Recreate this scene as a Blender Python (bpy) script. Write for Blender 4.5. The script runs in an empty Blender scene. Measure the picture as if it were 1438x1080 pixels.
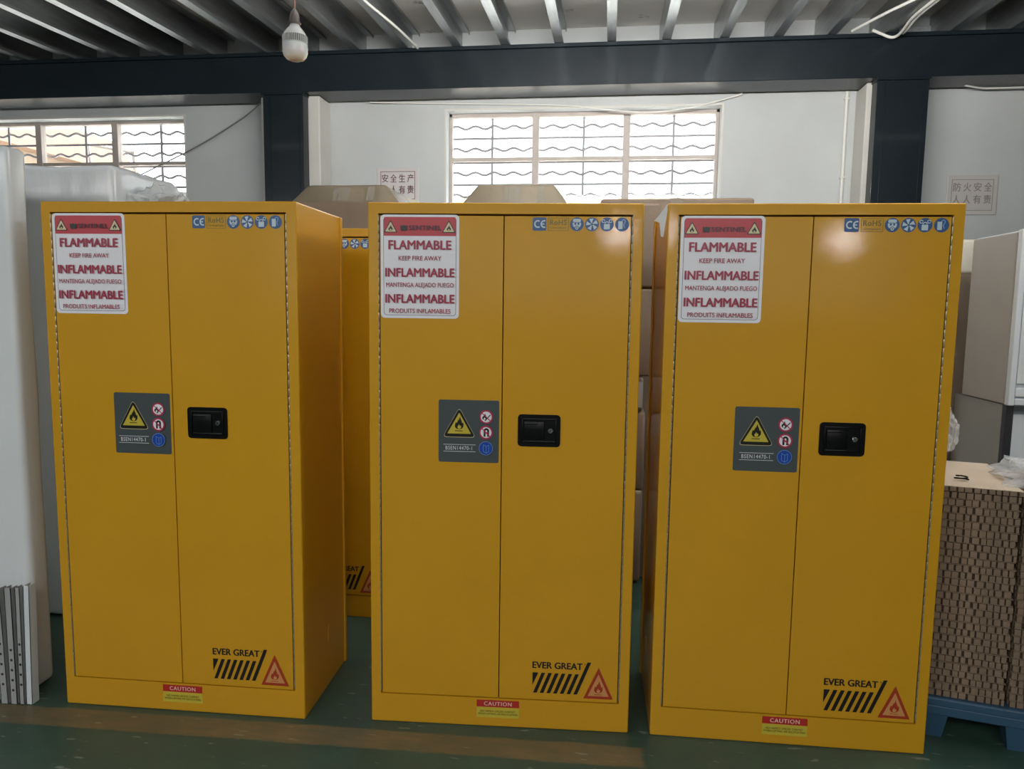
import bpy, bmesh, math, random
from mathutils import Vector, Matrix
from mathutils.geometry import tessellate_polygon

scene = bpy.context.scene
COL = scene.collection
PI = math.pi

# ------------------------------------------------------------------ camera
cam_data = bpy.data.cameras.new('camera')
cam_data.sensor_fit = 'HORIZONTAL'
cam_data.sensor_width = 36.0
cam_data.lens = 1034.31 / 1438 * 36.0
cam_data.clip_start = 0.05
cam_data.clip_end = 200
cam = bpy.data.objects.new('camera', cam_data)
COL.objects.link(cam)
_r, _u, _f = Vector((0.9917, 0.128, 0.013)), Vector((-0.0266, 0.1051, 0.9941)), Vector((-0.1259, 0.9862, -0.1076))
_f.normalize(); _r = _f.cross(_u).normalized(); _u = _r.cross(_f).normalized()
m = Matrix((_r, _u, -_f)).transposed().to_4x4()
m.translation = Vector((0, 0, 1.3485))
cam.matrix_world = m
scene.camera = cam

# ------------------------------------------------------------------ exposure, sky, lights
vs = scene.view_settings
scene.display_settings.display_device = 'sRGB'
vs.view_transform = 'Standard'
vs.look = 'None'
vs.gamma = 1.0
vs.use_curve_mapping = False
vs.exposure = 0.0

world = bpy.data.worlds.new('world')
scene.world = world
world.use_nodes = True
bg = world.node_tree.nodes['Background']
bg.inputs['Color'].default_value = (0.90, 0.96, 1.0, 1)
bg.inputs['Strength'].default_value = 6.0

def area(name, loc, rot, sx, sy, power, color=(1, 1, 1)):
    d = bpy.data.lights.new(name, 'AREA')
    d.shape = 'RECTANGLE'; d.size = sx; d.size_y = sy; d.energy = power; d.color = color
    o = bpy.data.objects.new(name, d); COL.objects.link(o)
    o.location = loc; o.rotation_euler = rot
    return o

# daylight entering by the long windows of the front of the hall, behind the camera
area('front_window_daylight', (0.0, -6.42, 1.95), (PI / 2, 0, PI), 9.0, 1.3, 36, (0.97, 0.99, 1.0))
# the two windows of the back wall: portals that only guide the sky light
for x in (-0.215, -4.04):
    p_ = area('back_window_portal', (x, 5.45, 1.92), (-PI / 2, 0, 0), 1.87, 1.53, 1)
    p_.data.cycles.is_portal = True
# sun on the yard, travelling along the back wall and away from it
sd = bpy.data.lights.new('sun', 'SUN'); sd.energy = 24.0; sd.angle = 0.01; sd.color = (1, 0.96, 0.9)
so_ = bpy.data.objects.new('sun', sd); COL.objects.link(so_)
so_.rotation_euler = Vector((0.72, 0.10, -0.68)).to_track_quat('-Z', 'Y').to_euler()
# small roof light over the right cabinet
area('roof_light', (1.75, 2.45, 2.72), (0, math.radians(50), 0), 0.08, 0.6, 18, (0.99, 0.99, 1.0))
# added strip, out of frame, brightening the floor between the two rows
area('roof_light', (-0.3, 2.80, 2.85), (0, 0, 0), 6.0, 0.2, 5, (0.99, 0.99, 1.0))
# added light turned up to lift the ceiling deck, out of frame above
area('tube_lamp', (0.15, 2.4, 2.5), (math.radians(150), 0, 0), 2.2, 0.12, 120, (1.0, 0.985, 0.95))
# added strip behind the viewer, lighting the cabinet fronts strongest at the top
area('roof_light', (-1.8, -1.8, 2.70), (math.radians(40), 0, 0), 8.0, 0.5, 124, (0.99, 0.99, 1.0))
# lit bulbs hanging further down the hall
for lx, ly, lz in ((0.72, -2.9, 2.08), (2.55, -3.2, 2.03)):
    d = bpy.data.lights.new('hall_bulb', 'POINT'); d.energy = 16; d.shadow_soft_size = 0.045; d.color = (1, 0.97, 0.92)
    o = bpy.data.objects.new('hall_bulb', d); COL.objects.link(o); o.location = (lx, ly, lz)

# ------------------------------------------------------------------ helpers
def tag(o, label=None, cat=None, group=None, kind=None):
    if label: o['label'] = label
    if cat: o['category'] = cat
    if group: o['group'] = group
    if kind: o['kind'] = kind
    return o

def empty(name, loc=(0, 0, 0), rz=0.0):
    o = bpy.data.objects.new(name, None); COL.objects.link(o)
    o.empty_display_size = 0.1
    o.location = loc; o.rotation_euler = (0, 0, rz)
    return o

_kids = {}
def copy_tree(o, parent=None):
    c = o.copy(); COL.objects.link(c)
    if parent is not None:
        c.parent = parent
        _kids.setdefault(parent.name, []).append(c)
    for ch in list(_kids.get(o.name, [])):
        copy_tree(ch, c)
    return c

class MB:
    """collects geometry of ONE part"""
    def __init__(s):
        s.v = []; s.f = []; s.m = []
    def add(s, verts, faces, mi=0):
        b = len(s.v)
        s.v += [tuple(x) for x in verts]
        for f in faces:
            s.f.append(tuple(b + i for i in f)); s.m.append(mi)
        return s
    def box(s, x0, x1, y0, y1, z0, z1, mi=0, bev=0.0, seg=2, M=None):
        bm = bmesh.new()
        vs_ = [bm.verts.new(p) for p in ((x0, y0, z0), (x1, y0, z0), (x1, y1, z0), (x0, y1, z0), (x0, y0, z1), (x1, y0, z1), (x1, y1, z1), (x0, y1, z1))]
        for f in ((0, 3, 2, 1), (4, 5, 6, 7), (0, 1, 5, 4), (1, 2, 6, 5), (2, 3, 7, 6), (3, 0, 4, 7)):
            bm.faces.new([vs_[i] for i in f])
        if bev > 0:
            bmesh.ops.bevel(bm, geom=list(bm.edges), offset=bev, segments=seg, profile=0.5, affect='EDGES')
        s.bm(bm, mi, M); return s
    def bm(s, bm, mi=0, M=None):
        bm.verts.index_update()
        s.add([(M @ v.co) if M else v.co for v in bm.verts], [[v.index for v in f.verts] for f in bm.faces], mi)
        bm.free()
    def prism(s, pts, axis, a, b, mi=0):
        """closed polygon pts (2D) extruded along axis from a to b"""
        n = len(pts)
        def P(p, t):
            return {'x': (t, p[0], p[1]), 'y': (p[0], t, p[1]), 'z': (p[0], p[1], t)}[axis]
        vs_ = [P(p, a) for p in pts] + [P(p, b) for p in pts]
        fs = [tuple(range(n)), tuple(range(2 * n - 1, n - 1, -1))]
        for i in range(n):
            j = (i + 1) % n
            fs.append((i, i + n, j + n, j))
        s.add(vs_, fs, mi); return s
    def lathe(s, prof, c=(0, 0, 0), n=24, mi=0, axis='z'):
        vs_ = []; fs = []
        for (r, z) in prof:
            for k in range(n):
                a = 2 * PI * k / n
                p = (r * math.cos(a), r * math.sin(a), z)
                if axis == 'y': p = (p[0], z, p[1])
                vs_.append((c[0] + p[0], c[1] + p[1], c[2] + p[2]))
        for i in range(len(prof) - 1):
            for k in range(n):
                k2 = (k + 1) % n
                fs.append((i * n + k, i * n + k2, (i + 1) * n + k2, (i + 1) * n + k))
        fs.append(tuple(range(n - 1, -1, -1)))
        fs.append(tuple((len(prof) - 1) * n + k for k in range(n)))
        s.add(vs_, fs, mi); return s
    def tube(s, pts, r, n=8, mi=0):
        pts = [Vector(p) for p in pts]
        vs_ = []; fs = []
        up = Vector((0, 0, 1))
        for i, p in enumerate(pts):
            t = (pts[min(i + 1, len(pts) - 1)] - pts[max(i - 1, 0)]).normalized()
            a = t.cross(up)
            if a.length < 1e-3: a = t.cross(Vector((1, 0, 0)))
            a.normalize(); b = t.cross(a).normalized()
            for k in range(n):
                th = 2 * PI * k / n
                vs_.append(p + a * (r * math.cos(th)) + b * (r * math.sin(th)))
        for i in range(len(pts) - 1):
            for k in range(n):
                k2 = (k + 1) % n
                fs.append((i * n + k, i * n + k2, (i + 1) * n + k2, (i + 1) * n + k))
        fs.append(tuple(range(n))); fs.append(tuple((len(pts) - 1) * n + k for k in range(n - 1, -1, -1)))
        s.add(vs_, fs, mi); return s
    def build(s, name, mats, parent=None, smooth=None, fix=True):
        me = bpy.data.meshes.new(name)
        me.from_pydata(s.v, [], s.f)
        if not isinstance(mats, (list, tuple)): mats = [mats]
        for mm in mats: me.materials.append(mm)
        me.polygons.foreach_set('material_index', s.m)
        if fix:
            b = bmesh.new(); b.from_mesh(me)
            bmesh.ops.recalc_face_normals(b, faces=b.faces); b.to_mesh(me); b.free()
        if smooth is not None:
            me.shade_smooth()
            b = bmesh.new(); b.from_mesh(me)
            for e in b.edges:
                if len(e.link_faces) == 2 and e.calc_face_angle(0) > math.radians(smooth): e.smooth = False
            b.to_mesh(me); b.free()
        me.update()
        o = bpy.data.objects.new(name, me); COL.objects.link(o)
        if parent is not None:
            o.parent = parent
            _kids.setdefault(parent.name, []).append(o)
        return o

def catmull(pts, n=8):
    pts = [Vector(p) for p in pts]
    P = [pts[0] * 2 - pts[1]] + pts + [pts[-1] * 2 - pts[-2]]
    out = []
    for i in range(1, len(P) - 2):
        for k in range(n):
            t = k / n
            a, b, c, d = P[i - 1], P[i], P[i + 1], P[i + 2]
            out.append(0.5 * ((2 * b) + (c - a) * t + (2 * a - 5 * b + 4 * c - d) * t * t + (3 * b - a - 3 * c + d) * t ** 3))
    out.append(pts[-1])
    return out

# ------------------------------------------------------------------ materials
def mat(name, col, rough=0.5, metal=0.0, noise=0.0, nscale=8.0, bump=0.0, bscale=40.0, spec=0.5, coat=0.0, coat_rough=0.1, stretch=None, detail=4.0, bdist=0.01):
    m = bpy.data.materials.new(name); m.use_nodes = True
    nt = m.node_tree; b = nt.nodes['Principled BSDF']
    b.inputs['Base Color'].default_value = (*col, 1)
    b.inputs['Roughness'].default_value = rough
    b.inputs['Metallic'].default_value = metal
    b.inputs['Specular IOR Level'].default_value = spec
    b.inputs['Coat Weight'].default_value = coat
    b.inputs['Coat Roughness'].default_value = coat_rough
    tc = nt.nodes.new('ShaderNodeTexCoord')
    src = tc.outputs['Object']
    if stretch:
        mp = nt.nodes.new('ShaderNodeMapping'); mp.inputs['Scale'].default_value = stretch
        nt.links.new(src, mp.inputs['Vector']); src = mp.outputs['Vector']
    if noise > 0:
        n = nt.nodes.new('ShaderNodeTexNoise'); n.inputs['Scale'].default_value = nscale; n.inputs['Detail'].default_value = detail
        nt.links.new(src, n.inputs['Vector'])
        r = nt.nodes.new('ShaderNodeValToRGB')
        lo = [max(0, c * (1 - noise)) for c in col]; hi = [min(1, c * (1 + noise)) for c in col]
        r.color_ramp.elements[0].position = 0.3; r.color_ramp.elements[1].position = 0.7
        r.color_ramp.elements[0].color = (*lo, 1); r.color_ramp.elements[1].color = (*hi, 1)
        nt.links.new(n.outputs['Fac'], r.inputs['Fac']); nt.links.new(r.outputs['Color'], b.inputs['Base Color'])
    if bump > 0:
        n2 = nt.nodes.new('ShaderNodeTexNoise'); n2.inputs['Scale'].default_value = bscale; n2.inputs['Detail'].default_value = 3
        nt.links.new(src, n2.inputs['Vector'])
        bp = nt.nodes.new('ShaderNodeBump'); bp.inputs['Strength'].default_value = bump; bp.inputs['Distance'].default_value = bdist
        nt.links.new(n2.outputs['Fac'], bp.inputs['Height']); nt.links.new(bp.outputs['Normal'], b.inputs['Normal'])
        if coat > 0: nt.links.new(bp.outputs['Normal'], b.inputs['Coat Normal'])
    return m

def film_mat(name, col, alpha, rough=0.12, bump=0.5, bscale=18.0):
    """thin clear or milky film: partly see-through, glossy"""
    m = mat(name, col, rough=rough, bump=bump, bscale=bscale, spec=0.6)
    m.node_tree.nodes['Principled BSDF'].inputs['Alpha'].default_value = alpha
    return m

M = {}
M['yellow'] = mat('yellow_powder_coat', (0.68, 0.345, 0.010), rough=0.45, noise=0.03, nscale=3, bump=0.055, bscale=240, spec=0.25, coat=0.6, coat_rough=0.05, bdist=0.002)
M['gap'] = mat('dark_gap', (0.05, 0.025, 0.008), rough=0.8)
M['hinge'] = mat('zinc_hinge', (0.48, 0.41, 0.27), rough=0.4, metal=0.7)
M['black'] = mat('black_plastic', (0.004, 0.004, 0.0045), rough=0.28, spec=0.3)
M['black2'] = mat('black_plastic_paddle', (0.012, 0.012, 0.013), rough=0.25)
M['chrome'] = mat('chrome', (0.7, 0.7, 0.7), rough=0.2, metal=1.0)
M['wall'] = mat('white_plaster', (0.58, 0.60, 0.60), rough=0.85, noise=0.07, nscale=1.8, bump=0.15, bscale=14)
M['wall_side'] = mat('plaster_side', (0.55, 0.56, 0.55), rough=0.9, noise=0.05)
M['pier'] = mat('cream_plaster', (0.68, 0.66, 0.61), rough=0.85, noise=0.07, nscale=2.5, bump=0.2, bscale=12)
M['steel'] = mat('dark_blue_grey_paint', (0.011, 0.017, 0.022), rough=0.32, noise=0.12, nscale=2.0, bump=0.015, bscale=30, spec=0.2, coat=0.22, coat_rough=0.08)
M['galv'] = mat('galvanised_steel', (0.42, 0.44, 0.45), rough=0.38, metal=0.85, noise=0.15, nscale=6, stretch=(6, 0.6, 6))
M['frame'] = mat('window_frame_paint', (0.50, 0.44, 0.40), rough=0.5, noise=0.08, nscale=10)
M['bar'] = mat('security_bar_paint', (0.36, 0.34, 0.36), rough=0.5)
M['white_pvc'] = mat('white_pvc', (0.80, 0.79, 0.74), rough=0.4)
M['dark_wire'] = mat('grey_wire', (0.22, 0.22, 0.21), rough=0.6)
M['kraft'] = mat('kraft_cardboard', (0.215, 0.162, 0.115), rough=0.75, noise=0.08, nscale=5, bump=0.05, bscale=60)
M['kraft_wrap'] = mat('film_wrapped_kraft', (0.20, 0.165, 0.115), rough=0.32, noise=0.12, nscale=4, bump=0.5, bscale=9, spec=0.5, stretch=(1, 1, 0.35), bdist=0.02)
M['kraft_grey'] = mat('grey_brown_cardboard', (0.34, 0.305, 0.26), rough=0.45, noise=0.06, nscale=3, bump=0.12, bscale=10)  # locker side colour with its shade mixed in
M['kraft_grey2'] = mat('grey_cardboard', (0.26, 0.245, 0.215), rough=0.6, noise=0.06, nscale=3)  # grey of the locker's lower side
M['pad'] = mat('honeycomb_pad', (0.245, 0.172, 0.115), rough=0.85, noise=0.22, nscale=14)
M['pad_dark'] = mat('honeycomb_cell', (0.06, 0.04, 0.027), rough=0.95)
M['pad_top'] = mat('honeycomb_liner', (0.55, 0.45, 0.335), rough=0.8, noise=0.06, nscale=6)
M['pallet'] = mat('blue_pallet_plastic', (0.032, 0.09, 0.155), rough=0.5, noise=0.12, nscale=5)
M['wrap'] = mat('white_stretch_wrap', (0.80, 0.83, 0.84), rough=0.24, noise=0.05, nscale=2.5, bump=0.35, bscale=11, spec=0.6, stretch=(1, 1, 0.4), bdist=0.015)
M['film'] = film_mat('clear_film', (0.82, 0.84, 0.84), 0.38, rough=0.06, bump=0.9, bscale=30.0)
M['film_thin'] = film_mat('thin_clear_tape', (0.7, 0.7, 0.66), 0.22, rough=0.08, bump=0.8, bscale=30.0)
M['film_milky'] = film_mat('milky_film', (0.74, 0.77, 0.77), 0.8)
M['panel'] = mat('grey_white_enamel', (0.40, 0.41, 0.40), rough=0.45, noise=0.05, nscale=4)
M['hole'] = mat('punched_hole', (0.03, 0.03, 0.03), rough=0.9)
M['locker'] = mat('white_enamel', (0.74, 0.78, 0.81), rough=0.35)
M['locker_dark'] = mat('dark_locker_frame', (0.03, 0.03, 0.035), rough=0.5)
M['cream_foam'] = mat('cream_foam', (0.66, 0.63, 0.52), rough=0.8)
M['label_grey'] = mat('carton_label', (0.46, 0.47, 0.46), rough=0.5)
M['bulb'] = mat('frosted_diffuser', (0.74, 0.75, 0.76), rough=0.3)
M['bulb'].node_tree.nodes['Principled BSDF'].inputs['Subsurface Weight'].default_value = 0.3
M['bulb_sink'] = mat('bulb_heat_sink', (0.22, 0.22, 0.22), rough=0.4)
M['bulb_neck'] = mat('bulb_neck', (0.55, 0.56, 0.56), rough=0.4)
M['socket'] = mat('brown_bakelite', (0.10, 0.08, 0.075), rough=0.4)
M['cord'] = mat('red_brown_cord', (0.24, 0.13, 0.10), rough=0.6)
M['facade'] = mat('neighbour_facade', (0.34, 0.26, 0.19), rough=0.9, noise=0.04, nscale=2)
M['roof_tile'] = mat('neighbour_roof', (0.30, 0.20, 0.14), rough=0.9)
M['yard'] = mat('concrete_yard', (0.70, 0.69, 0.66), rough=0.9)
# sticker inks
def ink(n, c, r=0.35): M[n] = mat('ink_' + n, c, rough=r)
ink('white', (0.90, 0.90, 0.94)); ink('red', (0.55, 0.035, 0.05)); ink('dred', (0.38, 0.025, 0.065)); ink('maroon', (0.07, 0.008, 0.02)); ink('navy', (0.03, 0.03, 0.07))
ink('blk', (0.010, 0.009, 0.009)); ink('sunny', (0.62, 0.50, 0.05)); ink('cream', (0.74, 0.62, 0.36)); ink('blue', (0.02, 0.09, 0.26))
ink('blue2', (0.01, 0.07, 0.42)); ink('plate', (0.075, 0.092, 0.095), 0.3); ink('mint', (0.55, 0.68, 0.74)); ink('olive', (0.14, 0.13, 0.012))
ink('orange', (0.66, 0.30, 0.10)); ink('redo', (0.42, 0.045, 0.015)); ink('paleblue', (0.25, 0.42, 0.75)); ink('capred', (0.50, 0.025, 0.02))
ink('signpaper', (0.62, 0.58, 0.57)); ink('signpaper2', (0.60, 0.57, 0.54)); ink('signink', (0.13, 0.05, 0.06)); ink('signgrey', (0.30, 0.26, 0.25)); ink('palecap', (0.85, 0.62, 0.55))
ink('pinkred', (0.50, 0.03, 0.09))

# deck: pale grey sheet metal, stains along the purlins
def deck_material():
    m = mat('deck_sheet', (0.72, 0.70, 0.67), rough=0.55, noise=0.10, nscale=1.2, stretch=(1.0, 0.5, 1))
    nt = m.node_tree; b = nt.nodes['Principled BSDF']
    tc = nt.nodes['Texture Coordinate']
    n = nt.nodes.new('ShaderNodeTexNoise'); n.inputs['Scale'].default_value = 2.2; n.inputs['Detail'].default_value = 8; n.inputs['Roughness'].default_value = 0.65
    nt.links.new(tc.outputs['Object'], n.inputs['Vector'])
    r = nt.nodes.new('ShaderNodeValToRGB'); r.color_ramp.elements[0].position = 0.60; r.color_ramp.elements[1].position = 0.66
    nt.links.new(n.outputs['Fac'], r.inputs['Fac'])
    mx = nt.nodes.new('ShaderNodeMixRGB'); mx.inputs['Color2'].default_value = (0.10, 0.095, 0.095, 1)
    old = b.inputs['Base Color'].links[0].from_socket
    nt.links.new(r.outputs['Color'], mx.inputs['Fac']); nt.links.new(old, mx.inputs['Color1']); nt.links.new(mx.outputs['Color'], b.inputs['Base Color'])
    return m
M['deck'] = deck_material()

def floor_material():
    m = bpy.data.materials.new('green_painted_floor'); m.use_nodes = True
    nt = m.node_tree; b = nt.nodes['Principled BSDF']; L = nt.links.new
    tc = nt.nodes.new('ShaderNodeTexCoord')
    def noise(scale, detail=5, rough=0.6, mp=None):
        n = nt.nodes.new('ShaderNodeTexNoise'); n.inputs['Scale'].default_value = scale; n.inputs['Detail'].default_value = detail; n.inputs['Roughness'].default_value = rough
        if mp:
            q = nt.nodes.new('ShaderNodeMapping'); q.inputs['Scale'].default_value = mp; q.inputs['Rotation'].default_value = (0, 0, 0.5)
            L(tc.outputs['Object'], q.inputs['Vector']); L(q.outputs['Vector'], n.inputs['Vector'])
        else: L(tc.outputs['Object'], n.inputs['Vector'])
        return n
    def ramp(src, p0, p1, c0=(0, 0, 0, 1), c1=(1, 1, 1, 1)):
        r = nt.nodes.new('ShaderNodeValToRGB'); r.color_ramp.elements[0].position = p0; r.color_ramp.elements[1].position = p1
        r.color_ramp.elements[0].color = c0; r.color_ramp.elements[1].color = c1; L(src, r.inputs['Fac']); return r
    def mix(fac, a, c):
        x = nt.nodes.new('ShaderNodeMixRGB'); L(fac, x.inputs['Fac'])
        if isinstance(a, tuple): x.inputs['Color1'].default_value = a
        else: L(a, x.inputs['Color1'])
        if isinstance(c, tuple): x.inputs['Color2'].default_value = c
        else: L(c, x.inputs['Color2'])
        return x.outputs['Color']
    def math_(op, a, c):
        x = nt.nodes.new('ShaderNodeMath'); x.operation = op
        for i, v in enumerate((a, c)):
            if isinstance(v, (int, float)): x.inputs[i].default_value = v
            else: L(v, x.inputs[i])
        return x.outputs[0]
    green = ramp(noise(2.5).outputs['Fac'], 0.3, 0.7, (0.027, 0.064, 0.045, 1), (0.044, 0.094, 0.067, 1)).outputs['Color']
    dirt = ramp(noise(7, 8, 0.7).outputs['Fac'], 0.52, 0.72).outputs['Color']
    c = mix(math_('MULTIPLY', dirt, 0.55), green, (0.062, 0.058, 0.047, 1))
    # worn yellow line: centre Y = 2.09 + 0.03 * (X + 0.9), half width 0.052, from X=-2.4 to X=0.14
    sp = nt.nodes.new('ShaderNodeSeparateXYZ'); L(tc.outputs['Object'], sp.inputs[0])
    wob = math_('MULTIPLY', math_('SUBTRACT', noise(9).outputs['Fac'], 0.5), 0.022)
    cy = math_('ADD', math_('MULTIPLY', math_('ADD', sp.outputs['X'], 0.9), 0.032), 2.083)
    dist = math_('ABSOLUTE', math_('ADD', math_('SUBTRACT', sp.outputs['Y'], cy), wob), 0.0)
    inside = ramp(dist, 0.046, 0.054, (1, 1, 1, 1), (0, 0, 0, 1)).outputs['Color']
    endm = ramp(math_('ADD', sp.outputs['X'], wob), 0.135, 0.15, (1, 1, 1, 1), (0, 0, 0, 1)).outputs['Color']
    wear = ramp(noise(14, 8, 0.75, (0.5, 2.5, 1)).outputs['Fac'], 0.36, 0.62, (1, 1, 1, 1), (0.55, 0.55, 0.55, 1)).outputs['Color']
    line = math_('MULTIPLY', math_('MULTIPLY', inside, endm), wear)
    lcol = ramp(noise(6, 6).outputs['Fac'], 0.3, 0.7, (0.145, 0.105, 0.048, 1), (0.21, 0.15, 0.07, 1)).outputs['Color']
    c = mix(line, c, lcol)
    # pale scuffs and paint chips
    sc = ramp(noise(22, 3, 0.5, (0.55, 2.2, 1)).outputs['Fac'], 0.66, 0.70).outputs['Color']
    c = mix(math_('MULTIPLY', sc, 0.5), c, (0.30, 0.33, 0.29, 1))
    L(c, b.inputs['Base Color'])
    b.inputs['Roughness'].default_value = 0.42
    bp = nt.nodes.new('ShaderNodeBump'); bp.inputs['Strength'].default_value = 0.15; bp.inputs['Distance'].default_value = 0.004
    L(noise(30).outputs['Fac'], bp.inputs['Height']); L(bp.outputs['Normal'], b.inputs['Normal'])
    return m
M['floor'] = floor_material()

def glass_material():
    m = bpy.data.materials.new('window_glass'); m.use_nodes = True
    nt = m.node_tree; nt.nodes.remove(nt.nodes['Principled BSDF'])
    out = nt.nodes['Material Output']
    t = nt.nodes.new('ShaderNodeBsdfTransparent'); t.inputs['Color'].default_value = (0.95, 0.96, 0.96, 1)
    g = nt.nodes.new('ShaderNodeBsdfGlossy'); g.inputs['Roughness'].default_value = 0.05
    lw = nt.nodes.new('ShaderNodeLayerWeight'); lw.inputs['Blend'].default_value = 0.5
    p5 = nt.nodes.new('ShaderNodeMath'); p5.operation = 'POWER'; p5.inputs[1].default_value = 5.0
    fr = nt.nodes.new('ShaderNodeMath'); fr.operation = 'MULTIPLY_ADD'; fr.inputs[1].default_value = 0.9; fr.inputs[2].default_value = 0.04
    nt.links.new(lw.outputs['Facing'], p5.inputs[0]); nt.links.new(p5.outputs[0], fr.inputs[0])
    mx = nt.nodes.new('ShaderNodeMixShader')
    nt.links.new(fr.outputs[0], mx.inputs[0]); nt.links.new(t.outputs[0], mx.inputs[1]); nt.links.new(g.outputs[0], mx.inputs[2])
    nt.links.new(mx.outputs[0], out.inputs['Surface'])
    return m
M['glass'] = glass_material()

# ------------------------------------------------------------------ room shell
YW = 5.2
XL, XR, YF = -7.0, 6.0, -6.5
def struct(o, label, cat, group=None):
    return tag(o, label, cat, group, 'structure')

fl = MB(); fl.add([(XL, YF, 0), (XR, YF, 0), (XR, 5.5, 0), (XL, 5.5, 0)], [(0, 1, 2, 3)])
fl.box(XL, XR, YF, 5.5, -0.12, -0.01)
struct(fl.build('floor', M['floor']), 'dark green painted concrete floor with a worn yellow line', 'floor')

# back wall with two window openings
W1 = (-1.149, 0.720); W2 = (-4.974, -3.105); WZ = (1.15, 2.686)
wb = MB()
for x0, x1 in ((XL, W2[0]), (W2[1], W1[0]), (W1[1], XR)):
    wb.box(x0, x1, YW, 5.5, 0, 3.3)
for x0, x1 in (W1, W2):
    wb.box(x0, x1, YW, 5.5, 0, WZ[0]); wb.box(x0, x1, YW, 5.5, WZ[1], 3.3)
struct(wb.build('wall_back', M['wall']), 'white plaster back wall behind the cabinets and cartons', 'wall')
struct(MB().box(XL - 0.2, XL, YF, 5.5, 0, 3.3).build('wall_left', M['wall_side']), 'plaster side wall on the far left', 'wall')
struct(MB().box(XR, XR + 0.2, YF, 5.5, 0, 3.3).build('wall_right', M['wall_side']), 'plaster side wall on the far right', 'wall')
struct(MB().box(XL, XR, YF - 0.25, YF, 0, 3.3).build('wall_front', M['wall_side']), 'front wall behind the viewer', 'wall')

# sloping ceiling deck and purlins (rise 4 cm per metre towards the back wall)
SL = 0.04
def cz(y, dz=0.0): return 3.01 + dz + SL * (y - 4.9)
dk = MB()
ya, yb = YF - 0.25, 5.5
dk.add([(XL, ya, cz(ya, .185)), (XR, ya, cz(ya, .185)), (XR, yb, cz(yb, .185)), (XL, yb, cz(yb, .185)),
        (XL, ya, cz(ya, .22)), (XR, ya, cz(ya, .22)), (XR, yb, cz(yb, .22)), (XL, yb, cz(yb, .22))],
       [(0, 3, 2, 1), (4, 5, 6, 7), (0, 1, 5, 4), (1, 2, 6, 5), (2, 3, 7, 6), (3, 0, 4, 7)])
struct(dk.build('ceiling', M['deck']), 'pale grey sheet metal deck between galvanised purlins', 'ceiling')

px = [-5.5, -5.15, -4.80, -4.45] + [-4.096, -3.741, -3.404, -3.062, -2.725, -2.338, -2.038, -1.694, -1.365, -1.013, -0.696, -0.352, -0.019, 0.321, 0.673, 0.996, 1.31, 1.646, 2.009, 2.344] + [2.69, 3.03, 3.38]
prof = [(-.028, 0), (.028, 0), (.028, .018), (.025, .018), (.025, .003), (-.025, .003), (-.025, .177), (.025, .177), (.025, .162), (.028, .162), (.028, .18), (-.028, .18)]
for i, x in enumerate(px):
    p = MB()
    n = len(prof)
    y0, y1 = -3.0, 5.195
    vs_ = [(x + a, y0, cz(y0) + b) for a, b in prof] + [(x + a, y1, cz(y1) + b) for a, b in prof]
    p.add(vs_, [tuple(range(n)), tuple(range(2 * n - 1, n - 1, -1))] + [(k, k + n, (k + 1) % n + n, (k + 1) % n) for k in range(n)])
    struct(p.build('ceiling_purlin', M['galv']), 'galvanised steel channel purlin running under the ceiling deck', 'purlin', 'purlins under the ceiling deck')

# steel portal: beam and columns
be = MB().box(-6.9, 5.9, 4.9, 5.15, 2.751, 2.985, bev=0.004).box(-6.9, 5.9, 4.885, 5.16, 2.985, 3.008, bev=0.003)
struct(be.build('steel_beam', M['steel']), 'dark blue-grey steel beam spanning the hall under the purlins', 'beam')
for xa, xb, where in ((-2.352, -2.068, 'left cabinet and the carton'), (1.594, 1.894, 'right cabinet')):
    c = MB()
    c.box(xa, xb, 4.905, 4.925, 0, 2.75, bev=0.002)                    # front flange
    c.box(xa, xa + 0.012, 4.925, 4.992, 0, 2.75); c.box(xb - 0.012, xb, 4.925, 4.992, 0, 2.75)
    c.box(xa + 0.045, xa + 0.052, 4.901, 4.906, 0, 2.72); c.box(xb - 0.03, xb - 0.026, 4.902, 4.906, 0, 2.72)
    c.box(xa - 0.006, xb + 0.006, 4.89, 4.995, 2.735, 2.752, bev=0.002)  # cap plate
    struct(c.build('steel_column', M['steel']), 'dark blue-grey steel column rising behind the ' + where, 'column')
for xa, xb, where in ((-2.41, -1.988, 'left'), (1.563, 1.93, 'right')):
    struct(MB().box(xa, xb, 4.993, YW, 0, 2.75, bev=0.008).build('plaster_pier', M['pier']), 'cream plastered pier behind the %s steel column' % where, 'pier')

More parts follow.
